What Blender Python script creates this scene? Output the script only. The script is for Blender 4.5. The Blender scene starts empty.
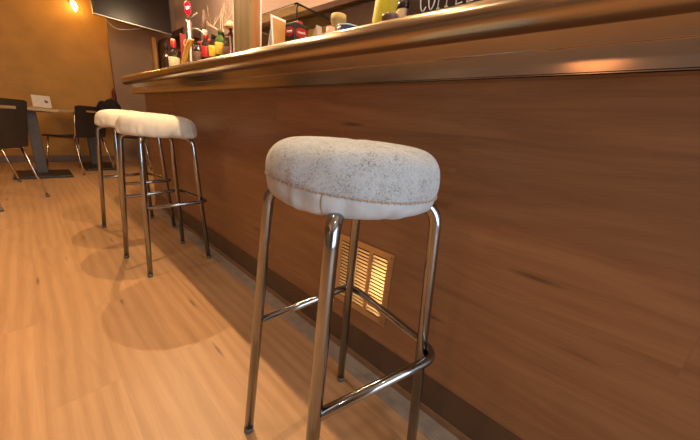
import bpy, bmesh, math, random
from mathutils import Vector, Matrix, noise
random.seed(7)
PI = math.pi
C = bpy.context.scene.collection

# ------------------------------------------------------------------ materials
def new_mat(name):
    m = bpy.data.materials.new(name); m.use_nodes = True
    nt = m.node_tree; nt.nodes.clear()
    out = nt.nodes.new('ShaderNodeOutputMaterial'); b = nt.nodes.new('ShaderNodeBsdfPrincipled')
    nt.links.new(b.outputs[0], out.inputs[0])
    return m, nt, b
def N(nt, t, **kw):
    n = nt.nodes.new(t)
    for k, v in kw.items(): setattr(n, k, v)
    return n
def L(nt, a, b): nt.links.new(a, b)
def rgba(c): return (c[0], c[1], c[2], 1)
def ramp(nt, fac, stops):
    r = N(nt, 'ShaderNodeValToRGB'); e = r.color_ramp.elements
    while len(e) < len(stops): e.new(.5)
    for q, (p, c) in zip(e, stops): q.position = p; q.color = rgba(c)
    L(nt, fac, r.inputs[0]); return r.outputs[0]
def coords(nt, scale=(1, 1, 1), loc=(0, 0, 0), kind='Object'):
    t = N(nt, 'ShaderNodeTexCoord'); mp = N(nt, 'ShaderNodeMapping')
    mp.inputs['Scale'].default_value = scale; mp.inputs['Location'].default_value = loc
    L(nt, t.outputs[kind], mp.inputs[0]); return mp.outputs[0]
def noise_tex(nt, vec, scale, detail=4, rough=.55, dist=0):
    n = N(nt, 'ShaderNodeTexNoise'); n.inputs['Scale'].default_value = scale; n.inputs['Detail'].default_value = detail
    n.inputs['Roughness'].default_value = rough; n.inputs['Distortion'].default_value = dist
    L(nt, vec, n.inputs['Vector']); return n.outputs['Fac']
def mixc(nt, fac, a, b, mode='MIX'):
    m = N(nt, 'ShaderNodeMix', data_type='RGBA', blend_type=mode)
    for s, v in ((m.inputs[0], fac), (m.inputs[6], a), (m.inputs[7], b)):
        if hasattr(v, 'links'): L(nt, v, s)
        else: s.default_value = rgba(v) if isinstance(v, tuple) else v
    return m.outputs[2]
def bump(nt, b, h, strength=.2, dist=.002):
    n = N(nt, 'ShaderNodeBump'); n.inputs['Strength'].default_value = strength; n.inputs['Distance'].default_value = dist
    L(nt, h, n.inputs['Height']); L(nt, n.outputs[0], b.inputs['Normal'])

def plain(name, c, rough=.5, metal=0, var=.12, scale=30, bmp=0, spec=None):
    m, nt, b = new_mat(name)
    f = noise_tex(nt, coords(nt), scale)
    d = tuple(x*(1-var) for x in c); u = tuple(min(1, x*(1+var)) for x in c)
    L(nt, ramp(nt, f, [(.3, d), (.7, u)]), b.inputs['Base Color'])
    b.inputs['Roughness'].default_value = rough; b.inputs['Metallic'].default_value = metal
    if spec is not None: b.inputs['Specular IOR Level'].default_value = spec
    if bmp: bump(nt, b, f, bmp)
    return m

def planks(name, order, off, width, length, cols, seam, rough, wave=.30, bmp=.08, sat_dark=(.5, .5, .5)):
    """laminate planks; order = (axis along the plank, axis across)"""
    m, nt, b = new_mat(name)
    t = N(nt, 'ShaderNodeTexCoord'); s = N(nt, 'ShaderNodeSeparateXYZ'); L(nt, t.outputs['Object'], s.inputs[0])
    def sh(axis, o):
        a = N(nt, 'ShaderNodeMath', operation='SUBTRACT'); L(nt, s.outputs[axis], a.inputs[0]); a.inputs[1].default_value = o; return a.outputs[0]
    u, v = sh(order[0], off[0]), sh(order[1], off[1])
    cb = N(nt, 'ShaderNodeCombineXYZ'); L(nt, u, cb.inputs[0]); L(nt, v, cb.inputs[1])
    br = N(nt, 'ShaderNodeTexBrick'); L(nt, cb.outputs[0], br.inputs['Vector'])
    br.offset = .37; br.offset_frequency = 2
    br.inputs['Scale'].default_value = 1; br.inputs['Brick Width'].default_value = length; br.inputs['Row Height'].default_value = width
    br.inputs['Mortar Size'].default_value = .0011; br.inputs['Mortar Smooth'].default_value = .3; br.inputs['Bias'].default_value = 0
    br.inputs['Color1'].default_value = (0, 0, 0, 1); br.inputs['Color2'].default_value = (1, 1, 1, 1); br.inputs['Mortar'].default_value = (.5, .5, .5, 1)
    # every plank reads its own stretch of grain
    sc = N(nt, 'ShaderNodeVectorMath', operation='MULTIPLY'); L(nt, cb.outputs[0], sc.inputs[0]); sc.inputs[1].default_value = (1.6, 13, 1)
    of = N(nt, 'ShaderNodeVectorMath', operation='MULTIPLY_ADD'); L(nt, br.outputs['Color'], of.inputs[0]); of.inputs[1].default_value = (17, 11, 23); L(nt, sc.outputs[0], of.inputs[2])
    g1 = noise_tex(nt, of.outputs[0], 1.3, 5, .6, 1.1)
    sc2 = N(nt, 'ShaderNodeVectorMath', operation='MULTIPLY'); L(nt, of.outputs[0], sc2.inputs[0]); sc2.inputs[1].default_value = (3, 9, 1)
    g2 = noise_tex(nt, sc2.outputs[0], 1.5, 4, .7, .3)
    w = N(nt, 'ShaderNodeTexWave', wave_type='BANDS', bands_direction='Y'); L(nt, of.outputs[0], w.inputs['Vector'])
    w.inputs['Scale'].default_value = .55; w.inputs['Distortion'].default_value = 9; w.inputs['Detail'].default_value = 3; w.inputs['Detail Scale'].default_value = .55
    c = ramp(nt, g1, [(.28, cols[0]), (.5, cols[1]), (.72, cols[2])])
    c = mixc(nt, wave, c, ramp(nt, w.outputs['Fac'], [(.1, cols[0]), (.8, cols[2])]))
    c = mixc(nt, .24, c, ramp(nt, g2, [(.35, cols[0]), (.65, cols[2])]))
    tone = ramp(nt, br.outputs['Color'], [(0, (.90, .89, .88)), (1, (1.06, 1.05, 1.04))])
    c = mixc(nt, 1.0, c, tone, 'MULTIPLY')
    # scattered knots
    vk = N(nt, 'ShaderNodeTexVoronoi'); vk.inputs['Scale'].default_value = 1.0; L(nt, of.outputs[0], vk.inputs['Vector'])
    kf = ramp(nt, vk.outputs['Distance'], [(.02, (1, 1, 1)), (.10, (0, 0, 0))])
    c = mixc(nt, kf, c, tuple(x*.55 for x in cols[0]))
    sf = N(nt, 'ShaderNodeMath', operation='MULTIPLY'); L(nt, br.outputs['Fac'], sf.inputs[0]); sf.inputs[1].default_value = .40
    c = mixc(nt, sf.outputs[0], c, seam)
    L(nt, c, b.inputs['Base Color'])
    rr = N(nt, 'ShaderNodeMapRange'); L(nt, g2, rr.inputs[0]); rr.inputs[3].default_value = rough-.06; rr.inputs[4].default_value = rough+.08
    L(nt, rr.outputs[0], b.inputs['Roughness'])
    bump(nt, b, g2, bmp, .001)
    return m

def brushed(name, c, rough, along, jitter=.1, bmp=.05, var=.08):
    m, nt, b = new_mat(name)
    sc = [60, 60, 60]; sc[along] = 1.5
    f = noise_tex(nt, coords(nt, tuple(sc)), 3, 3)
    g = noise_tex(nt, coords(nt, (1, 1, 1)), 5, 3)
    L(nt, ramp(nt, g, [(.3, tuple(x*(1-var) for x in c)), (.7, c)]), b.inputs['Base Color'])
    b.inputs['Metallic'].default_value = 1
    mx = N(nt, 'ShaderNodeMath', operation='MULTIPLY_ADD'); L(nt, f, mx.inputs[0]); mx.inputs[1].default_value = jitter; mx.inputs[2].default_value = rough-jitter/2
    L(nt, mx.outputs[0], b.inputs['Roughness'])
    if bmp: bump(nt, b, f, bmp, .0005)
    return m

def towel(name, base, speck, amount):
    """terry cloth with fine dark flecks"""
    m, nt, b = new_mat(name)
    co = coords(nt)
    n1 = noise_tex(nt, co, 340, 4, .8, 1.2)
    n2 = noise_tex(nt, co, 38, 4, .7)
    a = N(nt, 'ShaderNodeMath', operation='MULTIPLY_ADD'); L(nt, n2, a.inputs[0]); a.inputs[1].default_value = .30; L(nt, n1, a.inputs[2])
    mid = tuple(x*.86 for x in base)
    f = ramp(nt, a.outputs[0], [(.535-amount, speck), (.60-amount, mid), (.72, base)])
    L(nt, f, b.inputs['Base Color']); b.inputs['Roughness'].default_value = .95
    b.inputs['Specular IOR Level'].default_value = .1
    b.inputs['Sheen Weight'].default_value = .2
    bump(nt, b, a.outputs[0], .8, .003)
    return m

def cloth(name, c, scale=300, var=.1, b_=.3):
    m, nt, b = new_mat(name)
    f = noise_tex(nt, coords(nt), scale, 3); g = noise_tex(nt, coords(nt), 22, 4)
    cc = ramp(nt, g, [(.3, tuple(x*(1-var) for x in c)), (.7, c)])
    L(nt, cc, b.inputs['Base Color']); b.inputs['Roughness'].default_value = .9; b.inputs['Specular IOR Level'].default_value = .15
    bump(nt, b, f, b_, .001)
    return m
def glow(name, c, s):
    m, nt, b = new_mat(name)
    b.inputs['Base Color'].default_value = rgba(c); b.inputs['Emission Color'].default_value = rgba(c); b.inputs['Emission Strength'].default_value = s; b.inputs['Roughness'].default_value = .8; b.inputs['Specular IOR Level'].default_value = .1
    return m
def glass(name, c, rough=.02, alpha=None):
    m, nt, b = new_mat(name)
    f = noise_tex(nt, coords(nt), 8)
    L(nt, ramp(nt, f, [(.3, tuple(x*.94 for x in c)), (.7, c)]), b.inputs['Base Color'])
    b.inputs['Roughness'].default_value = rough; b.inputs['Transmission Weight'].default_value = 1; b.inputs['IOR'].default_value = 1.1
    return m

M = {}
M['floor'] = planks('oak laminate floor', (1, 0), (1.445, -.08), .165, 1.32, [(.38, .205, .092), (.48, .275, .132), (.55, .330, .170)], (.30, .17, .085), .40, wave=.40)
M['panel'] = planks('brown laminate panelling', (1, 2), (.262, .839-.19*4), .19, 1.25, [(.180, .082, .034), (.252, .120, .052), (.310, .158, .072)], (.18, .085, .04), .36, wave=.08)
M['kick'] = plain('dark brown kick board', (.085, .046, .024), .38, var=.15, scale=12)
M['mould'] = plain('brown moulding', (.20, .105, .052), .4)
M['strip'] = plain('grey floor strip', (.36, .29, .23), .45, .2)
M['nose'] = brushed('warm steel counter edge', (.40, .31, .215), .24, 1, .05, .0, .05)
for n_ in M['nose'].node_tree.nodes:
    if n_.type == 'BSDF_PRINCIPLED': n_.inputs['Coat Weight'].default_value = .5; n_.inputs['Coat Roughness'].default_value = .12
M['under'] = brushed('polished steel underside', (.90, .85, .78), .05, 1, .02, .0, .05)
M['fascia'] = brushed('steel fascia', (.64, .57, .50), .13, 1, .03, .0, .06)
M['chrome'] = brushed('chromed tube', (.38, .39, .41), .13, 2, .08, .0, .25)
M['chairchrome'] = brushed('chair chrome', (.62, .57, .50), .22, 2, .08, .0)
M['vent'] = brushed('aluminium grille', (.56, .44, .32), .33, 1, .1, .02)
M['ventback'] = plain('gold gleam grille blades', (.95, .72, .36), .26, 1, .05)  # warm golden gleam put into the blade colour
M['void'] = plain('dark duct', (.02, .014, .01), .8)
M['screw'] = plain('dark screw', (.05, .04, .035), .4, .8)
M['rubber'] = plain('dark rubber foot', (.10, .08, .065), .6)
M['towel'] = towel('grey speckled terry cloth', (.52, .56, .60), (.20, .21, .225), .0)
M['skirt'] = cloth('grey white elastic cloth', (.48, .505, .53), 260, .2, .4)
M['cream'] = cloth('cream stretch cover', (.68, .615, .50), 320, .08, .3)
M['thread'] = plain('brown seam thread', (.33, .23, .15), .9)
M['threadlight'] = plain('grey seam thread', (.5, .47, .44), .9)
M['black'] = plain('black seat shell', (.022, .017, .014), .5)
M['tablewood'] = plain('ochre table top', (.36, .24, .075), .4, var=.1, scale=9)
M['postmetal'] = plain('dark grey post', (.075, .062, .055), .45, .4)
M['basemetal'] = plain('black base plate', (.025, .02, .018), .45, .3)
M['orangewall'] = plain('ochre plaster', (.50, .26, .06), .8, var=.10, scale=5, bmp=.1)
M['greywall'] = plain('grey brown paint', (.34, .215, .125), .7, var=.06, scale=4)
M['pinkwall'] = plain('pale pinkish plaster', (.70, .53, .42), .85, var=.05, scale=4)
M['ceil'] = plain('cream ceiling', (.62, .50, .36), .9, var=.04)
M['darkwood'] = plain('dark brown wood', (.10, .052, .026), .5, var=.2, scale=14)
M['orangewood'] = plain('orange brown wood', (.55, .28, .08), .5, var=.15, scale=14)  # orange brown of the menu card face
M['white'] = plain('white', (.80, .76, .70), .5, var=.05)
M['offwhite'] = plain('off white card', (.70, .62, .52), .6, var=.1)
M['tvblack'] = plain('tv plastic', (.03, .022, .018), .35)
M['screen'] = plain('tv screen', (.018, .010, .007), .25, var=.05, spec=.45)
M['silver'] = brushed('silver trim', (.42, .39, .36), .3, 0)
M['bulb'] = glow('warm bulb', (1, .66, .22), 26)
M['brass'] = plain('brass', (.75, .5, .2), .3, 1)
M['red'] = plain('red', (.42, .022, .02), .4)
M['redglow'] = glow('backlit red badge', (.75, .004, .02), 1.1)
M['whiteglow'] = glow('backlit white mark', (1, .8, .8), 1.6)
M['darkred'] = plain('dark red', (.17, .012, .012), .5)
M['yellow'] = plain('yellow', (.80, .52, .06), .45)
M['mustard'] = plain('mustard yellow', (.70, .42, .08), .4)
M['lime'] = plain('yellow green plastic', (.62, .56, .03), .35)
M['green'] = plain('green glass bottle', (.06, .12, .02), .15)
M['bottle'] = plain('dark brown glass', (.020, .010, .007), .08)
M['gold'] = plain('gold foil', (.9, .6, .2), .3, .7)
M['cream_l'] = plain('cream label', (.52, .43, .29), .7, var=.2, scale=60)
M['brown'] = plain('brown', (.16, .09, .06), .5)
M['pink'] = plain('pink', (.75, .38, .27), .6)
M['blue'] = plain('dark blue glaze', (.025, .05, .12), .2)
M['bluerim'] = plain('pale blue rim', (.5, .58, .68), .3)
M['olive'] = plain('olive cloth', (.42, .30, .11), .7)
M['tan'] = plain('tan', (.62, .42, .26), .6)
M['board'] = plain('dark chalkboard', (.045, .022, .013), .6)
M['boxblack'] = plain('black cardboard', (.03, .018, .015), .35)
M['glass'] = glass('tan tinted glass', (.82, .78, .58))
M['postleft'] = planks('olive toned wood', (2, 1), (0, 0), .4, 3, [(.17, .115, .04), (.25, .175, .07), (.32, .23, .10)], (.3, .2, .1), .5)  # olive tone of the post's left face
M['postwood'] = planks('reddish pine', (2, 0), (0, 0), .4, 3, [(.30, .12, .035), (.42, .18, .055), (.50, .23, .08)], (.3, .2, .1), .5)
M['twig'] = plain('pale twig', (.72, .56, .42), .7)

# ------------------------------------------------------------------ mesh helpers
class MB:
    def __init__(s): s.bm = bmesh.new()
    def box(s, x0, x1, y0, y1, z0, z1, bev=0, mi=0, mat=None):
        r = bmesh.ops.create_cube(s.bm, size=1)
        vs = r['verts']
        for v in vs:
            v.co = Vector(((x0+x1)/2+v.co.x*(x1-x0), (y0+y1)/2+v.co.y*(y1-y0), (z0+z1)/2+v.co.z*(z1-z0)))
        fs = list({f for v in vs for f in v.link_faces})
        for f in fs: f.material_index = mi
        if bev:
            es = list({e for v in vs for e in v.link_edges})
            q = bmesh.ops.bevel(s.bm, geom=es, offset=bev, segments=2, affect='EDGES', profile=.5)
            vs = list({v for f in q['faces'] for v in f.verts} | {v for v in vs if v.is_valid})
        if mat is not None:
            for v in vs: v.co = mat @ v.co
        return s
    def loft(s, rings, cap=True, closed=True, mi=0):
        R = [[s.bm.verts.new(p) for p in r] for r in rings]
        n = len(R[0])
        for a, b in zip(R, R[1:]):
            for i in range(n if closed else n-1):
                j = (i+1) % n
                f = s.bm.faces.new((a[i], a[j], b[j], b[i])); f.material_index = mi; f.smooth = True
        if cap:
            for r, fl in ((R[0], True), (R[-1], False)):
                f = s.bm.faces.new(r[::-1] if fl else r); f.material_index = mi
        return s
    def lathe(s, prof, c=(0, 0, 0), n=24, mi=0, axis=None):
        rings = []
        q = Matrix() if axis is None else Vector((0, 0, 1)).rotation_difference(Vector(axis)).to_matrix().to_4x4()
        for r, z in prof:
            rings.append([Vector(c) + q @ Vector((max(r, 1e-4)*math.cos(2*PI*i/n), max(r, 1e-4)*math.sin(2*PI*i/n), z)) for i in range(n)])
        return s.loft(rings, True, True, mi)
    def tube(s, pts, r, n=12, closed=False, mi=0):
        pts = [Vector(p) for p in pts]; m = len(pts)
        rr = r if isinstance(r, (list, tuple)) else [r]*m
        rings = []; prev = None
        for i, p in enumerate(pts):
            a = pts[i-1] if (i or closed) else pts[i]; b = pts[(i+1) % m] if (i < m-1 or closed) else pts[i]
            t = (b-a).normalized()
            if prev is None:
                u = t.orthogonal().normalized()
            else:
                u = (prev - t*prev.dot(t)).normalized()
            prev = u; w = t.cross(u)
            rings.append([p + (u*math.cos(2*PI*k/n)+w*math.sin(2*PI*k/n))*rr[i] for k in range(n)])
        if closed: rings.append(rings[0]); return s.loft(rings, False, True, mi)
        return s.loft(rings, True, True, mi)
    def prism(s, poly, axis, a, b, mi=0):
        """poly in the two axes left over, extruded along axis a..b"""
        def P(u, v, w):
            return {0: (w, u, v), 1: (u, w, v), 2: (u, v, w)}[axis]
        A = [s.bm.verts.new(P(u, v, a)) for u, v in poly]; B = [s.bm.verts.new(P(u, v, b)) for u, v in poly]
        n = len(poly)
        s.bm.faces.new(A[::-1]).material_index = mi; s.bm.faces.new(B).material_index = mi
        for i in range(n):
            s.bm.faces.new((A[i], A[(i+1) % n], B[(i+1) % n], B[i])).material_index = mi
        return s
    def build(s, name, mats, parent=None, smooth=None, sub=0):
        bmesh.ops.recalc_face_normals(s.bm, faces=s.bm.faces[:])
        me = bpy.data.meshes.new(name); s.bm.to_mesh(me); s.bm.free()
        for m in (mats if isinstance(mats, list) else [mats]): me.materials.append(m)
        if smooth is not None:
            for p in me.polygons: p.use_smooth = smooth
        o = bpy.data.objects.new(name, me); C.objects.link(o)
        if parent is not None: o.parent = parent
        if sub:
            md = o.modifiers.new('round', 'SUBSURF'); md.levels = md.render_levels = sub
        return o
def fillet(pts, r, seg=6):
    """round the corners of an open polyline"""
    pts = [Vector(p) for p in pts]; out = [pts[0]]
    for a, p, b in zip(pts, pts[1:], pts[2:]):
        u = (a-p).normalized(); v = (b-p).normalized()
        ang = u.angle(v); d = r/math.tan(ang/2)
        d = min(d, (a-p).length*.49, (b-p).length*.49)
        s, e = p+u*d, p+v*d
        for k in range(seg+1):
            t = k/seg
            out.append(s*(1-t)**2 + p*2*t*(1-t) + e*t*t)
    out.append(pts[-1]); return out
def empty(name, loc=(0, 0, 0), rz=0):
    o = bpy.data.objects.new(name, None); C.objects.link(o); o.location = loc; o.rotation_euler = (0, 0, rz); o.empty_display_size = .05
    return o
def tag(o, label, cat, group=None):
    o['label'] = label; o['category'] = cat
    if group: o['group'] = group
    return o
def struct(o, label=None):
    o['kind'] = 'structure'
    if label: o['label'] = label
    return o
def copy_tree(o, parent=None):
    c = o.copy(); C.objects.link(c)
    if parent is not None:
        c.parent = parent; c.matrix_parent_inverse = o.matrix_parent_inverse
    for ch in o.children: copy_tree(ch, c)
    return c

# ------------------------------------------------------------------ the room
XL, XR, YN, YF, H = -3.0, 1.9, -2.4, 5.85, 2.6
struct(MB().box(XL-.1, XR+.1, YN-.1, YF+.1, -.1, 0).build('floor', M['floor']))
struct(MB().box(XL-.1, XR+.1, YN-.1, YF+.1, H, H+.1).build('ceiling', M['ceil']))
struct(MB().box(XL-.1, XR+.1, YF, YF+.1, 0, H).build('wall_far', M['orangewall']))
struct(MB().box(XL-.1, XL, YN, YF, 0, H).build('wall_left', plain('taupe plaster', (.22, .19, .165), .85)))
struct(MB().box(XR, XR+.1, YN, YF, 0, H).build('wall_right', M['pinkwall']))
# the street side: a wall with an open doorway that lets the daylight in
w = MB()
w.box(XL, -1.3, YN-.1, YN, 0, H).box(1.2, XR, YN-.1, YN, 0, H).box(-1.3, 1.2, YN-.1, YN, 2.2, H)
struct(w.build('wall_near', M['ceil']))
struct(MB().box(XL, 1.0, YF-.012, YF, 0, .09).build('baseboard_far', M['mould']))
struct(MB().box(.636, .6985, -1.9, 2.9, 0, .004).box(.640, .654, -1.9, 2.9, .004, .007).box(.662, .694, -1.9, 2.9, .004, .0075).build('trim_1', M['strip']))
pier = struct(MB().box(1.0, 1.895, YF-.10, YF, 0, H).build('wall_pier', M['greywall']))

# ------------------------------------------------------------------ bar counter
DX, XFAS, ZB, ZU = .7043, .66, .956, 1.000
NR, NX = .030, .562           # bullnose
bar = empty('bar_counter', (.9, .8, 0))
tag(bar, 'long bar counter with rounded steel edge over brown wood panelling', 'bar counter')
def local(o, par=bar):
    o.matrix_parent_inverse = Matrix.Translation(-par.location); return o
Y0, Y1 = -1.9, 3.0
local(MB().box(DX, DX+.02, Y0, 2.96, .0, ZB+.03).build('front_panel', M['panel'], bar))
local(MB().box(DX+.02, 1.15, 2.92, 2.96, 0, 1.0).build('end_panel', M['panel'], bar))
kb = local(MB().box(DX-.004, DX, Y0, 2.96, .024, .131).build('kick_board', M['kick'], bar)); kb['label'] = 'dark brown kick board along the foot of the bar'
local(MB().prism([(DX-.004, .0), (DX-.004, .030), (DX-.008, .030), (DX-.0095, .026), (DX-.0095, .0)], 1, Y0, 2.96).build('moulding', M['mould'], bar))
fa = local(MB().box(XFAS, XFAS+.012, Y0, 3.14, ZB, ZU, .0015).box(XFAS, DX+.01, Y0, 3.14, ZB, ZB+.003).build('fascia', M['fascia'], bar)); fa['label'] = 'flat steel fascia band under the counter edge'
# rounded edge: half-round profile that ends in a rounded nose at the far end
def half(t, y, k=1.0):
    return (NX - NR*k*math.cos(t), y, ZU+NR + NR*k*math.sin(t))
rings = []
ys = [(Y0, 1)] + [(Y0+(2.82-Y0)*i/40, 1) for i in range(1, 41)] + [(2.82+.10*math.sin(a), math.cos(a)) for a in [PI/2*i/8 for i in range(1, 9)]]
for y, k in ys:
    k = max(k, .02)
    ring = []
    for i in range(25):
        t = -PI/2 + PI*i/24
        x, yy, z = half(t, y)
        sh = (1-k)*.06                                     # plan corner rounds off
        ring.append((x+sh, yy, z))
    rings.append(ring)
nm = MB(); nm.loft(rings, False, False)
no = local(nm.build('counter_edge', M['nose'], bar, True)); no['label'] = 'rounded brass-toned steel counter edge'
u = MB().box(NX, 1.15, Y0, 2.90, ZU, ZU+.004)
us = local(u.build('counter_underside', M['under'], bar)); us['label'] = 'polished steel underside of the counter'
local(MB().box(NX+.05, 1.15, Y0, 3.0, ZU+.006, ZU+2*NR).build('counter_top', M['nose'], bar))

# ventilation grille in the panel
v = MB(); gy0, gy1, gz0, gz1, gx = .396, .640, .205, .468, DX-.005
v.box(gx, DX, gy0, gy1, gz0, gz0+.022).box(gx, DX, gy0, gy1, gz1-.022, gz1).box(gx, DX, gy0, gy0+.022, gz0+.022, gz1-.022).box(gx, DX, gy1-.022, gy1, gz0+.022, gz1-.022)
cw = (gy1-gy0-.044)
for k in (1, 2):
    yc = gy0+.022+cw*k/3; v.box(gx, DX, yc-.007, yc+.007, gz0+.022, gz1-.022)
vg = local(v.build('ventilation_grille', M['vent'], bar)); vg['label'] = 'square aluminium ventilation grille low on the bar panel'
s_ = MB(); n = 17
for k in range(n):
    z = gz0+.024+(gz1-gz0-.048)*(k+.5)/n
    s_.prism([(gx+.0002, z-.0036), (gx+.0044, z+.0022), (gx+.0049, z+.0017), (gx+.0007, z-.0041)], 1, gy0+.02, gy1-.02)
sl = s_.build('louvre_blades', M['ventback'], vg); sl['label'] = 'louvre blades coloured gold for the warm gleam on them'
MB().box(DX-.0006, DX, gy0+.02, gy1-.02, gz0+.02, gz1-.02).build('duct_shade', M['void'], vg)  # flat dark sheet, paints the shade behind the blades
for yy in (gy0+.010, gy1-.010):
    for zz in (gz0+.012, (gz0+gz1)/2, gz1-.012):
        MB().lathe([(.0001, 0), (.0022, 0), (.0018, .0010), (.0001, .0012)], (gx, yy, zz), 10, axis=(-1, 0, 0)).build('screw', M['screw'], vg)

# ------------------------------------------------------------------ bar stools
LEG_R, REST_R = .0118, .0098
def leg_pts(t):
    d = Vector((math.cos(t), math.sin(t), 0))
    base = [d*.2206+Vector((0, 0, .006)), d*.1690+Vector((0, 0, .70)), d*.06+Vector((0, 0, .714))]
    return fillet(base, .048, 8)
def cover_rings(R, prof, wr, seed, n=96, tilt=0, fold=.0035):
    rings = []
    for k, (r, z, a) in enumerate(prof):
        ring = []; wz = max(0, 1-abs(z-.735)/.035)*tilt
        for i in range(n):
            t = 2*PI*i/n
            p = Vector((math.cos(t)*2.2, math.sin(t)*2.2, z*18+seed))
            dn = noise.noise(p)*.6 + noise.noise(p*2.3)*.4
            pl = math.sin(38*t+4*noise.noise(Vector((math.cos(t)*3, math.sin(t)*3, seed))))*noise.noise(Vector((math.cos(t)*4, math.sin(t)*4, seed+9)))
            rr = r*R*(1+wr*.5*dn) + a*(fold*pl+.004*dn+.009*(.28-abs(noise.noise(Vector((math.cos(t)*5+z*14, math.sin(t)*5, z*30+seed)))))-.0012)
            ring.append((rr*math.cos(t), rr*math.sin(t), z + .004*dn*(1-a) + wz*math.cos(t-4.83)))
        rings.append(ring)
    return rings
def stool(kind, loc, rz, label, R):
    root = empty('bar_stool', (loc[0], loc[1], 0), rz)
    tag(root, label, 'stool', 'bar stools along the counter')
    for k in range(4):
        lg = MB().tube(leg_pts(k*PI/2), LEG_R, 14).build('leg', M['chrome'], root, True)
        d = Vector((math.cos(k*PI/2), math.sin(k*PI/2), 0))
        MB().tube([d*.2211, d*.2206+Vector((0, 0, .006)), d*.2197+Vector((0, 0, .018))], LEG_R+.0007, 14).build('rubber_foot', M['rubber'], lg)
    z = .362; rad = .2206-(.2206-.169)*z/.70
    oc = rad+LEG_R+REST_R+.018
    P = [Vector((math.cos(3*PI/2), math.sin(3*PI/2), 0))*rad+Vector((0, 0, z))]
    for k in (2, 1):
        P.append(Vector((math.cos(k*PI/2), math.sin(k*PI/2), 0))*oc+Vector((0, 0, z)))
    P.append(Vector((rad, 0, z)))
    MB().tube(fillet(P, .045, 8), REST_R, 12).build('footrest', M['chrome'], root, True)
    MB().lathe([(.0001, .712), (.105, .712), (.125, .718), (.125, .730), (.0001, .732)], n=32).build('seat_base', M['black'], root)
    if kind == 'towel':
        top = [(.03, .8075, 0), (.25, .808, 0), (.45, .8075, 0), (.62, .8055, 0), (.76, .802, 0), (.86, .796, .1), (.93, .786, .2), (.972, .773, .4), (.992, .760, .6), (1.0, .748, .7), (.995, .738, .6), (.985, .7325, .5)]
        low = [(.985, .7325, .5), (.990, .728, .6), (.988, .720, .9), (.972, .711, 1.2), (.935, .702, 1.2), (.87, .696, 1), (.79, .694, .9), (.70, .695, .7), (.62, .702, .5)]
        c = MB(); c.loft(cover_rings(R, top, .055, 3.1, 96, .010, .006), False); rr = None
        c.bm.verts.ensure_lookup_table(); c.bm.faces.new([c.bm.verts[i] for i in range(96)])
        seat = c.build('seat_cushion', M['towel'], root, True, 1); seat['label'] = 'grey speckled terry cloth seat top'
        s2 = MB(); s2.loft(cover_rings(R, low, .055, 3.1, 96, .010, .006), False)
        sk = s2.build('cover_skirt', M['skirt'], root, True, 1); sk['label'] = 'smooth grey white gathered skirt of the seat cover'
        pr = cover_rings(R, [(.990, .7325, .5)], .055, 3.1, 96, .010, .006)[0]
        MB().tube(pr, .0013, 6, True).build('seam', M['thread'], sk, True)
        st = MB()
        for i in range(0, 96):
            a = Vector(pr[i]); b = Vector(pr[(i+1) % 96]); d = Vector((a.x, a.y, 0)).normalized()
            m = a.lerp(b, .3) + d*.0014
            st.tube([m+Vector((0, 0, -.0026)), m.lerp(b, .3)+Vector((0, 0, .0022))+d*.0005], .00055, 5)
        st.build('stitching', M['threadlight'], sk)
        rc = random.Random(2)
        for th in (.0,):                                       # upright seam where the skirt is closed
            low2 = [cover_rings(R, [(r+.004, z_, a)], .055, 3.1, 96, .010, .006)[0] for r, z_, a in low[:-2]]
            MB().tube([q[int(96*.985)] for q in low2], .0009, 6).build('closing_seam', M['thread'], sk, True)
    else:
        top = [(.03, .816, 0), (.3, .8155, 0), (.52, .813, 0), (.70, .8075, 0), (.82, .800, 0), (.90, .789, .1), (.95, .774, .2), (.98, .758, .4), (1.0, .742, .8), (1.012, .728, 1.4), (1.005, .717, 2.0), (.965, .709, 2.4), (.86, .704, 1.8), (.72, .706, .8), (.62, .714, .5)]
        sd = 11.3 if label.startswith('cream') else 5.7
        c = MB(); c.loft(cover_rings(R, top, .022, sd, 96, 0, .006), False)
        c.bm.verts.ensure_lookup_table(); c.bm.faces.new([c.bm.verts[i] for i in range(96)])
        sc = c.build('seat_cover', M['cream'], root, True, 1); sc.location = Matrix.Rotation(-rz, 3, 'Z') @ Vector((.012, -.003, 0))
    return root
stool('towel', (.410, .351), -2.5556, 'nearest chrome bar stool with a speckled grey terry cloth seat cover', .163)
stool('cream', (.453, 1.760), -2.228, 'cream covered chrome bar stool in front, partly hiding the one behind it', .176)
stool('cream', (.455, 2.391), -2.15, 'farthest chrome bar stool, pale seat half hidden behind the other cream stool', .174)

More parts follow.
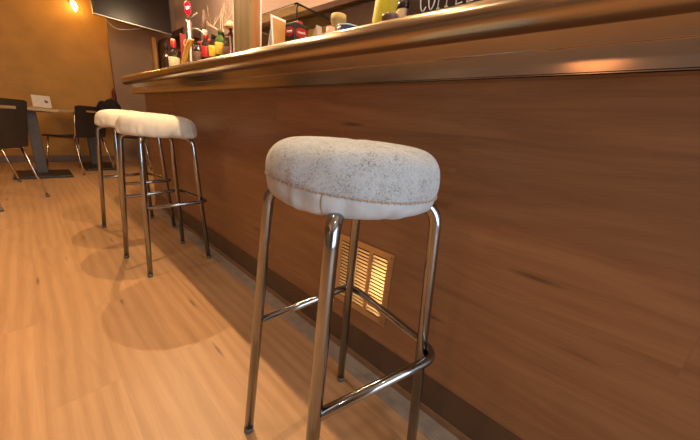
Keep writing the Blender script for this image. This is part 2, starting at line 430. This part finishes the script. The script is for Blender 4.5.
# ------------------------------------------------------------------ dining chairs
def make_chair():
    root = empty('dining_chair')
    # seat: thin shell with a rolled front edge
    s = MB(); prof = [(-.20, .452), (-.12, .440), (0, .436), (.12, .440), (.18, .440), (.205, .428)]
    rings = []
    for i in range(9):
        u = -1+2*i/8; x = u*.20; dz = .010*u*u
        up = [(x, y, z+dz) for y, z in prof]; dn = [(x, y, z+dz-.011) for y, z in prof[::-1]]
        rings.append(up+dn)
    s.loft(rings).build('seat', M['black'], root)
    # backrest with a hand slot near the top
    b = MB()
    def bp(u, z, off): return (u*.20, -.198-(z-.44)*.16-.022*(1-u*u)+off, z)
    us = [-1, -.8, -.6, -.42, -.2, 0, .2, .42, .6, .8, 1]; zs = [.445, .50, .56, .62, .68, .700, .742, .765, .795, .815]
    grid = {}
    for side, off in ((0, 0), (1, -.010)):
        for i, u in enumerate(us):
            for j, z in enumerate(zs):
                zz = z - (.012 if (j == len(zs)-1 and abs(u) > .9) else 0)
                grid[side, i, j] = b.bm.verts.new(bp(u, zz, off))
    hole = lambda i, j: 3 <= i <= 6 and j == 6
    for i in range(len(us)-1):
        for j in range(len(zs)-1):
            if hole(i, j): continue
            a = [grid[0, i, j], grid[0, i+1, j], grid[0, i+1, j+1], grid[0, i, j+1]]; b.bm.faces.new(a)
            c = [grid[1, i, j], grid[1, i+1, j], grid[1, i+1, j+1], grid[1, i, j+1]]; b.bm.faces.new(c[::-1])
    def rim(seq):
        for p, q in zip(seq, seq[1:]+seq[:1]):
            b.bm.faces.new((grid[0, p[0], p[1]], grid[0, q[0], q[1]], grid[1, q[0], q[1]], grid[1, p[0], p[1]]))
    nu, nz = len(us)-1, len(zs)-1
    rim([(i, 0) for i in range(nu)]+[(nu, j) for j in range(nz)]+[(i, nz) for i in range(nu, 0, -1)]+[(0, j) for j in range(nz, 0, -1)])
    rim([(i, 6) for i in range(3, 7)]+[(7, 6), (7, 7)]+[(i, 7) for i in range(6, 2, -1)])
    b.build('backrest', M['black'], root, False)
    for sx in (-1, 1):
        for (y0, y1, x1) in ((-.17, -.255, .225), (.15, .215, .215)):
            lg = MB().tube([(sx*.185, y0, .428), (sx*x1, y1, .004)], .0095, 10).build('leg', M['chairchrome'], root, True)
            MB().tube([(sx*x1, y1, .0), (sx*(x1-.0025), y1-(y1-y0)*.05, .024)], .0125, 10).build('foot_cap', M['rubber'], lg)
        MB().tube([(sx*.190, .14, .427), (sx*.192, -.17, .428), (sx*.203, -.205, .47), (sx*.204, -.224, .60), (sx*.200, -.238, .70)], .0085, 10).build('side_rail', M['chairchrome'], root, True)
    return root
proto = make_chair()
chairs = [((-.292, 3.570, 0), 55, 'black shell chair at the left picture edge, hand slot in its backrest'),
          ((.402, 4.98, 0), 40, 'black shell chair seen side-on just left of the cream stools'),
          ((-.455, 4.36, 0), 55, 'black chair hidden behind the left chair, one chrome leg showing beneath it'),
          ((1.14, 5.24, 0), 43, 'black chair behind the farthest stool, only its back and legs showing')]
for i, (p, a, lab) in enumerate(chairs):
    o = proto if i == 0 else copy_tree(proto)
    o.location = p; o.rotation_euler = (0, 0, math.radians(a))
    tag(o, lab, 'chair', 'black chairs around the tables')

jk = MB(); rings = []
for i in range(15):
    a = -1+2*i/14; w_ = math.sqrt(max(.03, 1-a**4)); top = .165+.022*math.sin(3.1*a+.6)+.014*math.sin(9*a)
    ring = []
    for k in range(22):
        t = 2*PI*k/22; dz = math.sin(t); dn = 1+.2*noise.noise(Vector((a*3, math.cos(t)*2, dz*2)))
        ring.append(Vector((.83+.145*a, 5.36+.09*w_*math.cos(t)*dn, .749+max(0, (top*w_*(.5+.5*dz)*dn)))))
    rings.append(ring)
tag(jk.loft(rings).build('bag', cloth('black bag cloth', (.030, .026, .026), 120, .2, .5), None, True), 'crumpled black bag lying on the table behind the farthest stool', 'bag')

# ------------------------------------------------------------------ cafe tables
def table(x0, x1, y0, y1, px, py, plate, label):
    r = empty('cafe_table', (px, py, 0)); tag(r, label, 'table', 'tables along the ochre wall')
    def l(o): o.matrix_parent_inverse = Matrix.Translation((-px, -py, 0)); return o
    l(MB().box(x0, x1, y0, y1, .716, .746, .003).build('table_top', M['tablewood'], r))
    l(MB().box(px-.045, px+.045, py-.03, py+.03, .02, .71, .004).box(px-.16, px+.16, py-.16, py+.16, .704, .716).build('post', M['postmetal'], r))
    l(MB().box(*plate, 0, .026, .005).build('base_plate', M['basemetal'], r))
table(-.30, .275, 4.62, 5.28, .06, 4.82, (-.160, .292, 4.53, 4.985), 'ochre topped table nearer the left edge, on a black plate foot')
table(.29, 1.00, 5.10, 5.70, .60, 5.40, (.455, .80, 4.97, 5.58), 'ochre topped table further right, behind the side-on black chair')
sg = empty('table_sign', (.175, 5.12, .747), math.radians(6)); tag(sg, 'small off-white table sign with a dark mark, standing on the table edge', 'sign')
MB().box(-.078, .078, -.012, .006, 0, .135, .003, mat=Matrix.Rotation(-.12, 4, 'X')).build('sign_plate', M['offwhite'], sg)
mk = MB()
for dx, dz, r in ((.035, .075, .012), (.047, .068, .009), (.037, .058, .007)):
    mk.lathe([(.0001, 0), (r, 0), (r, .001), (.0001, .001)], (dx, -.012, dz), 14, axis=(0, -1, 0))
mo = mk.build('printed_mark', M['brown'], sg); mo.rotation_euler = (-.12, 0, 0)

# ------------------------------------------------------------------ television, wall lamp, wood post by the far wall
tv = empty('television', (1.205, 5.2, 2.19), math.radians(-1)); tag(tv, 'black flat television hanging high in the far corner', 'television')
tm = Matrix.Rotation(math.radians(-4), 4, 'X')
MB().box(-.425, .45, 0, .035, -.26, .26, .006, mat=tm).build('housing', M['tvblack'], tv)
MB().box(-.405, .43, -.003, .001, -.238, .242, mat=tm).build('screen', M['screen'], tv)
MB().box(-.424, .449, -.004, .002, -.260, -.250, mat=tm).build('bezel_trim', M['silver'], tv)
MB().box(-.26, .34, .035, .10, -.245, .12, .01, mat=tm).build('rear_housing', M['tvblack'], tv)
MB().box(-.03, .03, .10, .56, -.04, .04, .005).box(-.15, .15, .09, .11, -.12, .12).build('wall_bracket', M['tvblack'], tv)
MB().tube(fillet([(-.33, .07, -.20), (-.22, .10, -.36), (-.02, .12, -.30), (.12, .10, -.24)], .15, 8), .006, 8).build('cable', M['offwhite'], tv, True)

lp = empty('wall_lamp', (.684, 5.78, 2.10)); tag(lp, 'glowing flame-shaped bulb on the ochre wall beside the television', 'lamp')
MB().lathe([(.0001, 0), (.045, 0), (.04, .012), (.0001, .014)], (-.02, .07, .06), 20, axis=(0, -1, 0)).tube([(-.02, .058, .06), (-.02, .0, .06), (-.012, -.01, .035)], .008).lathe([(.014, .0), (.016, .03), (.012, .034)], (-.010, -.01, .02)).build('lamp_holder', M['brass'], lp, True)
bl = MB().lathe([(.010, .02), (.022, .0), (.030, -.03), (.026, -.06), (.012, -.09), (.0005, -.105)], (0, 0, 0), 18, axis=(-.10, 0, 1)).build('bulb', M['bulb'], lp, True)
bl.location = (-.006, -.01, .02)
MB  # (lamp light itself is added below)

wp = tag(MB().box(1.525, 1.560, 5.62, 5.72, 0, 1.93, .004).build('timber_upright', plain('pine in lit tone', (.80, .42, .10), .5, var=.12, scale=14)), 'orange timber upright between the grey wall and the bottles, its lit look put into the colour', 'post')  # base colour raised to stand in for light falling on the timber
bc = empty('back_cabinet', (1.7, 5.4, 0)); tag(bc, 'dark brown cabinet behind the far end of the bar', 'cabinet')
local(MB().box(1.62, 1.88, 5.30, 5.74, 0, 1.92, .005).build('carcass', M['darkwood'], bc), bc)
local(MB().box(1.605, 1.62, 5.32, 5.72, .05, 1.88, .003).build('door', M['darkwood'], bc), bc)
fz = tag(MB().box(.955, .985, 5.72, 5.80, 0, 1.07, .01).box(.962, .978, 5.735, 5.785, 1.06, 1.10, .004).build('floor_sign', M['darkred']), 'narrow dark red object against the wall corner below the television', 'sign')
bs = empty('back_bar', (1.75, 3, 0)); tag(bs, 'dark brown wooden back bar along the wall behind the counter', 'cabinet')
local(MB().box(1.55, 1.89, -1.5, 5.25, 0, 1.62, .004).build('carcass', M['darkwood'], bs), bs)
local(MB().box(1.52, 1.89, -1.5, 5.25, 1.62, 1.66, .004).build('top_board', M['mould'], bs), bs)
hs = tag(MB().box(1.66, 1.89, 4.75, 5.25, 1.90, 1.985, .004).build('wall_shelf', M['darkwood']), 'dark brown wall shelf above the back bar', 'shelf')

# ------------------------------------------------------------------ things on the counter
ZC = ZU+2*NR
def bottle(loc, h, r, mats, label, group=None, cap=True, neck=.30, sh=.58, name='wine_bottle', cat='bottle', lab_h=(.16, .45), capm2=None):
    root = empty(name, (loc[0], loc[1], ZC)); tag(root, label, cat, group)
    b, c, l = mats
    MB().lathe([(.0001, 0), (r*.96, 0), (r, .01*h), (r, sh*h), (r*.86, (sh+.08)*h), (r*.42, (sh+.16)*h), (r*.36, (sh+.19)*h), (r*.36, .985*h), (.0001, .99*h)], n=20).build('glass_body', b, root, True)
    if cap: MB().lathe([(.0001, 1.0*h), (r*.40, 1.0*h), (r*.43, .985*h), (r*.43, (.86 if neck == .30 else .90)*h), (r*.38, .855*h if neck == .30 else .895*h)], n=16).build('cap', c, root, True)
    if l: MB().lathe([(r*1.005, lab_h[0]*h), (r*1.02, lab_h[0]*h+.001), (r*1.02, lab_h[1]*h), (r*1.005, lab_h[1]*h+.001)], n=24).build('label_band', l, root, True)
    return root
wb = bottle((.80, 2.50), .275, .036, (M['bottle'], M['gold'], M['cream_l']), 'dark wine bottle with cream label and red and gold cap', lab_h=(.30, .56))
MB().lathe([(.0165, .217), (.0172, .218), (.0172, .262), (.0165, .263)], n=16).build('red_seal', M['red'], wb, True)
bottle((.86, 2.86), .30, .034, (M['bottle'], M['bottle'], None), 'plain dark bottle left of the cream labelled wine bottle')
bottle((.88, 2.74), .27, .034, (M['bottle'], M['brown'], None), 'plain dark bottle just behind the cream labelled wine bottle')

rc = empty('red_card', (.90, 2.52, ZC), math.radians(-35)); tag(rc, 'small dark red card with a pale curved mark, behind the tap column', 'card')
MB().box(-.045, .045, -.003, .003, 0, .335, .001).build('card_board', M['darkred'], rc)
MB().tube([(.02*math.cos(a), -.0035, .275+.026*math.sin(a)) for a in [math.radians(50+260*i/14) for i in range(15)]], .0028, 6).build('curved_mark', M['pink'], rc)

tp = empty('beer_tap', (.80, 2.195, ZC)); tag(tp, 'chrome beer tap column topped by a glowing red oval badge', 'tap')
MB().lathe([(.0001, 0), (.045, 0), (.045, .008), (.022, .014), (.020, .02), (.020, .335), (.016, .345), (.0001, .346)], n=24).build('column', M['chairchrome'], tp, True)
face = Vector((-.36, -.93, 0)).normalized()
q = Vector((0, 0, 1)).rotation_difference(face).to_matrix().to_4x4()
def oval(r, h, d0, d1, zc):
    b = MB(); rings = []
    for k, d in ((.9, d0), (1, d0+.003), (1, d1-.003), (.9, d1)):
        side = Vector((0, 0, 1)).cross(face)
        rings.append([Vector((0, 0, zc)) + face*d + side*(r*k*math.cos(2*PI*i/28)) + Vector((0, 0, h*k*math.sin(2*PI*i/28))) for i in range(28)])
    return b.loft(rings)
oval(.021, .042, -.008, .010, .410).build('badge_housing', M['silver'], tp, True)
bd = oval(.018, .038, .009, .0135, .410).build('badge', M['redglow'], tp, True); bd['label'] = 'backlit red oval badge'
side = Vector((0, 0, 1)).cross(face)
mk = MB()
for k, (wd, zz) in enumerate(((.011, .416), (.008, .407))):
    mk.tube([Vector((0, 0, zz))+face*.0145+side*(wd*t)+Vector((0, 0, .004*math.sin(3*t))) for t in [-1+.2*i for i in range(11)]], .0032, 6)
mk.build('white_mark', M['whiteglow'], bd)
MB().tube([(.0, 0, .30), (.05, -.02, .31), (.085, -.035, .28), (.09, -.037, .24)], .0055, 10).build('spout', M['silver'], tp, True)
MB().tube([(.0, .0, .345), (.03, -.012, .38), (.05, -.018, .40)], [.004, .0045, .005], 10).build('tap_handle', M['silver'], tp, True)

yp = MB(); rings = []
for (y, z, wy, wx) in [(2.135, 1.062, .012, .010), (2.11, 1.11, .013, .011), (2.07, 1.16, .017, .012), (2.02, 1.205, .022, .013), (1.975, 1.235, .026, .014), (1.945, 1.247, .022, .013), (1.93, 1.246, .010, .008)]:
    rings.append([(.72+wx*math.cos(2*PI*i/14), y+wy*math.sin(2*PI*i/14), z+.35*wy*math.sin(2*PI*i/14)) for i in range(14)])
tag(yp.loft(rings).build('serving_spoon', M['mustard'], None, True), 'curved mustard yellow scoop leaning beside the small bottles', 'scoop')

# jumble of small bottles between tap and post
small = [(1.985, .782, .17, 'bottle', 'yellow', 'red', 'small dark bottle with red label, leftmost of the little bottles, next to the yellow scoop'),
         (1.935, .76, .185, 'bottle', 'red', 'red', 'small bottle with red cap and red label, second from the yellow scoop'),
         (1.885, .73, .165, 'bottle', 'bottle', 'brown', 'plain small dark bottle third from the yellow scoop'),
         (1.845, .78, .19, 'bottle', 'red', 'bottle', 'small black capped bottle with dark label, fourth from the yellow scoop'),
         (1.80, .74, .195, 'bottle', 'red', 'red', 'small bottle with the broad bright red label in the middle of the row'),
         (1.765, .79, .20, 'bottle', 'bottle', 'red', 'small dark bottle behind the broad red label'),
         (1.725, .75, .19, 'bottle', 'bottle', 'yellow', 'small dark bottle with a yellow label, left of the green ones'),
         (1.685, .78, .205, 'bottle', 'bottle', None, 'tall plain dark bottle between yellow label and green bottle'),
         (1.645, .75, .20, 'green', 'green', 'yellow', 'green bottle with a yellow label near the wooden post'),
         (1.61, .79, .195, 'green', 'bottle', None, 'plain green bottle with black cap near the wooden post'),
         (1.575, .76, .165, 'bottle', 'brown', 'brown', 'small dark bottle with brown label, nearest to the wooden post')]
for y, x, h, b, c, l, lab in small:
    bottle((x, y), h, .025, (M[b], M[c], M[l] if l else None), lab, 'little bottles beside the tap', name='small_bottle', lab_h=(.42, .70), neck=.2, sh=.72)
vs = empty('branch_vase', (.98, 2.39, ZC)); tag(vs, 'slim brass vase holding bent twigs', 'vase')
MB().lathe([(.0001, 0), (.032, 0), (.034, .20), (.022, .33), (.018, .37), (.014, .372), (.014, .30)], n=20).build('vase_body', M['silver'], vs, True)
for pts in ([(0, 0, .34), (.0, -.01, .42), (.01, -.05, .47), (.01, -.035, .52)], [(0, 0, .34), (0, .02, .42), (0, .01, .50)]):
    MB().tube(pts, [.005]*(len(pts)-1)+[.003], 8).build('twig', M['brown'], vs, True)
tw = MB(); rt = random.Random(4)
def branch(p, d, ln, r, dep):
    pts = [p]; 
    for k in range(4):
        d = (d+Vector((rt.uniform(-.2, .2), rt.uniform(-.3, .3), rt.uniform(-.12, .2)))).normalized(); pts.append(pts[-1]+d*ln/4)
    tw.tube(pts, [r*(1-.12*k) for k in range(5)], 5)
    if dep:
        for k in (1, 2, 3, 4):
            e = (d+Vector((rt.uniform(-.3, .3), rt.choice((-1, 1))*rt.uniform(.5, 1.1), rt.uniform(.0, .5)))).normalized()
            branch(pts[k], e, ln*.62, r*.6, dep-1)
br = empty('twig_decoration', (1.10, 2.36, ZC)); tag(br, 'bare branching twig decoration against the pale wall', 'decoration')
branch(Vector((0, 0, .0)), Vector((0, 0, 1)), .40, .0045, 0)
branch(Vector((0, 0, .38)), Vector((0, .1, 1)), .20, .0035, 2)
branch(Vector((0, 0, .38)), Vector((0, -.9, .5)), .20, .003, 2); branch(Vector((0, 0, .38)), Vector((0, .9, .5)), .20, .003, 2)
tw.build('twigs', M['twig'], br)
sl = empty('shaded_lamp', (.745, 1.515, ZC)); tag(sl, 'little lamp with a pale wide shade beside the wooden post', 'lamp')
MB().lathe([(.0001, 0), (.03, 0), (.03, .012), (.006, .02), (.006, .19), (.0001, .19)], n=16).build('stem', M['darkred'], sl, True)
MB().lathe([(.012, .220), (.034, .192), (.033, .190), (.010, .217)], n=20).build('lamp_shade', M['tan'], sl, True)

po = empty('wooden_post', (.727, 1.325, ZC)); tag(po, 'square wooden post with white edges standing on the counter', 'post')
MB().box(-.027, -.015, -.067, .067, 0, H-ZC).build('front_board', M['postleft'], po)
MB().box(-.015, .027, -.067, .067, 0, H-ZC).build('core_board', M['postwood'], po)
for (a, b, c, d) in ((-.029, -.020, .067, .072), (.024, .031, -.069, -.063)):
    e = MB().box(a, b, c, d, 0, H-ZC).build('edge_trim', M['white'], po); e['label'] = 'white edge strip'

cd = empty('menu_card', (.69, 1.012, ZC)); tag(cd, 'upright white-bordered orange card left of the black packet box', 'card')
lean = Matrix.Rotation(math.radians(-7), 4, 'X')
MB().box(-.032, .034, 0, .004, 0, .146, .0012, mat=lean).build('card_border', M['white'], cd)
MB().box(-.025, .034, -.0008, .0, .003, .137, mat=lean).build('card_face', M['orangewood'], cd)
MB().box(-.030, .032, .046, .050, 0, .10, .001, mat=Matrix.Rotation(math.radians(16), 4, 'X')).build('card_stand', M['white'], cd)

def packet(loc, rz, w_, dp, h, label, flap=True):
    r = empty('coffee_packet', (*loc, ZC), rz); tag(r, label, 'packet')
    MB().box(-w_/2, w_/2, -dp/2, dp/2, 0, h, .003).build('carton', M['boxblack'], r)
    for (ax, sgn) in (('y', -1), ('x', -1)):
        b = MB(); rings = []
        hw = (w_ if ax == 'y' else dp)*.40; zc = h*.74; hh = .016
        for off in (0, .0012):
            ring = []
            for i in range(20):
                t = 2*PI*i/20; u = hw*max(-1, min(1, 1.15*math.cos(t))); zz = zc+hh*math.sin(t)+u*.12
                ring.append((u, -dp/2-off, zz) if ax == 'y' else (-w_/2-off, u, zz))
            rings.append(ring)
        pt = b.loft(rings).build('red_patch', M['red'], r)
        if ax == 'y' or True:
            s = MB(); o_ = (dp if ax == 'y' else w_)/2+.0018
            pts = [(hw*.7*(-1+2*i/16), zc+.12*hw*.7*(-1+2*i/16)+.0042*math.sin(i*1.9)) for i in range(17)]
            s.tube([(u, -o_, z) if ax == 'y' else (-o_, u, z) for u, z in pts], .0011, 5).build('white_script', M['white'], pt)
    return r
packet((.711, .943), 0, .061, .056, .112, 'black packet box with red script patches beside the upright card')
tag(MB().box(-.012, .012, -.016, .016, 0, .010, .003).build('red_sachet', M['red'], None), 'red sachet lying on top of the black packet box', 'sachet')
bpy.data.objects['red_sachet'].location = (.712, .940, ZC+.1125)
ns = MB(); ns.prism([(-.03, 0), (.035, 0), (-.02, .085)], 0, -.012, .012)
nn = tag(ns.build('folded_napkin', M['cream_l']), 'folded cream napkin right of the black packet box', 'napkin'); nn.location = (.695, .822, ZC)
tag(MB().box(.650, .668, .78, .88, ZC, ZC+.043, .004).build('counter_tray', M['boxblack']), 'thin dark tray in front of the folded cream napkin', 'tray')

bw = empty('bowl', (.675, .650, ZC)); tag(bw, 'dark blue bowl with a pale rim near the middle of the counter', 'bowl')
MB().lathe([(.0001, 0), (.018, 0), (.026, .012), (.034, .050), (.032, .051), (.024, .016), (.0001, .008)], n=28).build('bowl_body', M['blue'], bw, True)
MB().tube([(.033*math.cos(2*PI*i/32), .033*math.sin(2*PI*i/32), .051) for i in range(32)], .0022, 6, True).build('rim', M['bluerim'], bw, True)
tag(MB().lathe([(.0001, 0), (.014, 0), (.016, .03), (.013, .057), (.0001, .060)], (.662, .710, ZC), 16).build('pink_cup', M['pink'], None, True), 'small pink cup left of the blue bowl', 'cup')
kn = MB(); kn.lathe([(.0001, 0), (.022, 0), (.026, .06), (.016, .10), (.028, .125), (.026, .145), (.0001, .152)], (.785, .805, ZC), 18)
tag(kn.build('stoppered_jar', M['olive'], None, True), 'olive brown stoppered jar at the end of the glass case', 'jar')

yl = empty('squeeze_bottle', (.715, .548, ZC), 0); tag(yl, 'yellow-green tapered plastic bottle left of the coffee board', 'bottle')
rings = []
for z, r in ((0, .036), (.01, .039), (.07, .039), (.13, .034), (.17, .028), (.19, .016), (.20, .012)):
    rings.append([(r*.8*math.cos(2*PI*i/20), r*math.sin(2*PI*i/20), z) for i in range(20)])
MB().loft(rings).build('bottle_body', M['lime'], yl, True)
MB().lathe([(.013, .20), (.014, .215), (.005, .25), (.0001, .252)], n=14).build('nozzle', M['lime'], yl, True)
tag(MB().lathe([(.0001, 0), (.019, 0), (.020, .01), (.020, .038), (.021, .039), (.021, .047), (.0001, .048)], (.645, .480, ZC), 20).build('brown_pot', M['brown'], None, True), 'short brown lidded pot in front of the yellow-green bottle', 'pot')
jr = empty('spice_jar', (.675, .462, ZC)); tag(jr, 'tan jar with a black lid beside the coffee board', 'jar')
MB().lathe([(.0001, 0), (.018, 0), (.019, .005), (.019, .060), (.016, .066), (.0001, .067)], n=20).build('jar_body', M['tan'], jr, True)
MB().lathe([(.017, .064), (.0185, .066), (.0185, .086), (.0001, .088)], n=20).build('lid', M['boxblack'], jr, True)

# coffee chalkboard
cb = empty('coffee_board', (.66, .325, ZC)); tag(cb, 'dark board with COFFEE written in white on the counter', 'sign')
MB().box(0, .03, -.115, .115, 0, .16, .003).build('board_panel', M['board'], cb)
def stroke(m, pts): m.tube([(-.001, .325-.325+yy, zz) for yy, zz in pts], .0014, 6)
lt = MB(); z0, z1 = .046, .118
def arc(yc, ry, a0, a1): return [(yc+ry*math.cos(math.radians(a0+(a1-a0)*i/14)), (z0+z1)/2+(z1-z0)/2*math.sin(math.radians(a0+(a1-a0)*i/14))) for i in range(15)]
def slant(pts): return pts
stroke(lt, slant(arc(.073, .010, -130, 130)))
lt2 = arc(.053, .009, 0, 360); stroke(lt, slant(lt2))
for y in (.036, .016):
    stroke(lt, slant([(y, z0), (y, z1)])); stroke(lt, slant([(y, z1), (y-.014, z1)])); stroke(lt, slant([(y, (z0+z1)/2-.012), (y-.012, (z0+z1)/2-.010)])); stroke(lt, slant([(y+.003, z0), (y-.004, z0)]))
for y in (-.006, -.030):
    stroke(lt, slant([(y, z0), (y, z1)])); stroke(lt, slant([(y, z1), (y-.014, z1)])); stroke(lt, slant([(y, (z0+z1)/2-.012), (y-.012, (z0+z1)/2-.010)])); stroke(lt, slant([(y, z0), (y-.014, z0+.002)]))
tx = lt.build('lettering', M['white'], cb); tx['label'] = 'white handwritten COFFEE'

# glass display case on the back of the counter
vc = empty('display_case', (.92, 1.3, ZC)); tag(vc, 'low glass display case with dark rims on the back of the counter', 'display case')
x0, x1, y0, y1, zt = .80, 1.03, 1.065, 1.55, 1.292
def vl(o): return local(o, vc)
vl(MB().box(x0, x1, y0, y1, ZC, ZC+.05, .004).build('case_base', M['tan'], vc))
vl(MB().box(x0, x0+.004, y0, y1, ZC+.05, zt).build('front_pane', M['glass'], vc))
vl(MB().box(x0+.004, x1, y0, y0+.004, ZC+.05, zt).build('end_pane', M['glass'], vc))
vl(MB().box(x0, x1, y0, y1, zt, zt+.005).build('top_pane', M['glass'], vc))
vl(MB().box(x1-.006, x1, y0, y1, ZC+.05, zt).build('back_panel', M['tan'], vc))
vl(MB().tube(fillet([(x0, y0, ZC+.05), (x0, y0, zt), (x1, y0, zt), (x1, y0, ZC+.05)], .02, 6), .0026, 8).build('end_rim', M['screw'], vc, True))
vl(MB().tube([(x0, y0+.02, zt), (x0, y1, zt)], .002, 8).build('top_rim', M['tan'], vc, True))
vl(MB().box(x0+.02, x1-.01, y0+.02, y1-.02, ZC+.13, ZC+.135).build('inner_shelf', M['mould'], vc))

# ------------------------------------------------------------------ light
def light(name, kind, loc, energy, color, rot=(0, 0, 0), **kw):
    d = bpy.data.lights.new(name, kind); d.energy = energy; d.color = color
    for k, v_ in kw.items(): setattr(d, k, v_)
    o = bpy.data.objects.new(name, d); C.objects.link(o); o.location = loc; o.rotation_euler = rot
    return o
WARM = (1, .66, .34)
for y, e in ((-.19, 9), (.70, 26), (1.588, 70), (2.476, 66)):
    light('counter_pendant_light', 'SPOT', (.60, y, 1.86), e, WARM, spot_size=math.radians(150), spot_blend=.5, shadow_soft_size=.007)
for k, (x, y) in enumerate(((-.12, -.6), (-.12, .9), (-.12, 2.4), (-.12, 3.9))):
    light('ceiling_light', 'SPOT', (x, y, 2.52), 17, (1, .70, .44), spot_size=math.radians(160), spot_blend=.4, shadow_soft_size=.05)
for y in (.5, 2.0, 3.5):
    light('back_wall_fill_light', 'POINT', (1.36, y, 2.46), 24, (1, .72, .46), shadow_soft_size=.05)  # added fill, brightens the wall and items behind the counter
light('wall_lamp_light', 'POINT', (.64, 5.50, 2.05), 6.5, (1, .50, .10), shadow_soft_size=.03)
for y, e, c_ in ((.27, 6.5, (1, .36, .12)),):
    light('left_wall_lamp_light', 'POINT', (-2.3, y, 1.80), e, c_, shadow_soft_size=.24)
for y, e in ((.3, 34), (2.0, 62), (4.6, 34)):
    light('side_ceiling_light', 'SPOT', (-2.0, y, 2.5), e, (1, .70, .42), spot_size=math.radians(128), spot_blend=.5, shadow_soft_size=.03)
light('doorway_daylight', 'AREA', (-.05, YN-.05, 1.15), 82, (.74, .88, 1), rot=(math.radians(90), 0, 0), shape='RECTANGLE', size=2.3, size_y=2.0)
wd = bpy.data.worlds.new('World'); bpy.context.scene.world = wd; wd.use_nodes = True
bg = wd.node_tree.nodes['Background']; bg.inputs[0].default_value = (.75, .86, 1, 1); bg.inputs[1].default_value = .12

# ------------------------------------------------------------------ camera
pitch, roll, yaw, f, cy = .28540, .09863, .86740, 277.478, 213.19
F = Vector((math.sin(yaw)*math.cos(pitch), math.cos(yaw)*math.cos(pitch), -math.sin(pitch)))
R0 = F.cross(Vector((0, 0, 1))).normalized(); U0 = R0.cross(F)
R = R0*math.cos(roll)+U0*math.sin(roll); U = U0*math.cos(roll)-R0*math.sin(roll)
cam = bpy.data.cameras.new('camera'); co = bpy.data.objects.new('camera', cam); C.objects.link(co)
m = Matrix((R, U, -F)).transposed().to_4x4(); m.translation = Vector((0, 0, .8223)); co.matrix_world = m
cam.sensor_fit = 'HORIZONTAL'; cam.sensor_width = 36; cam.lens = f*36/700; cam.shift_y = -(220-cy)/700
cam.clip_start = .02
S = bpy.context.scene; S.camera = co
S.view_settings.view_transform = 'Standard'; S.view_settings.look = 'None'; S.view_settings.gamma = 1; S.view_settings.use_curve_mapping = False
S.view_settings.exposure = -.10
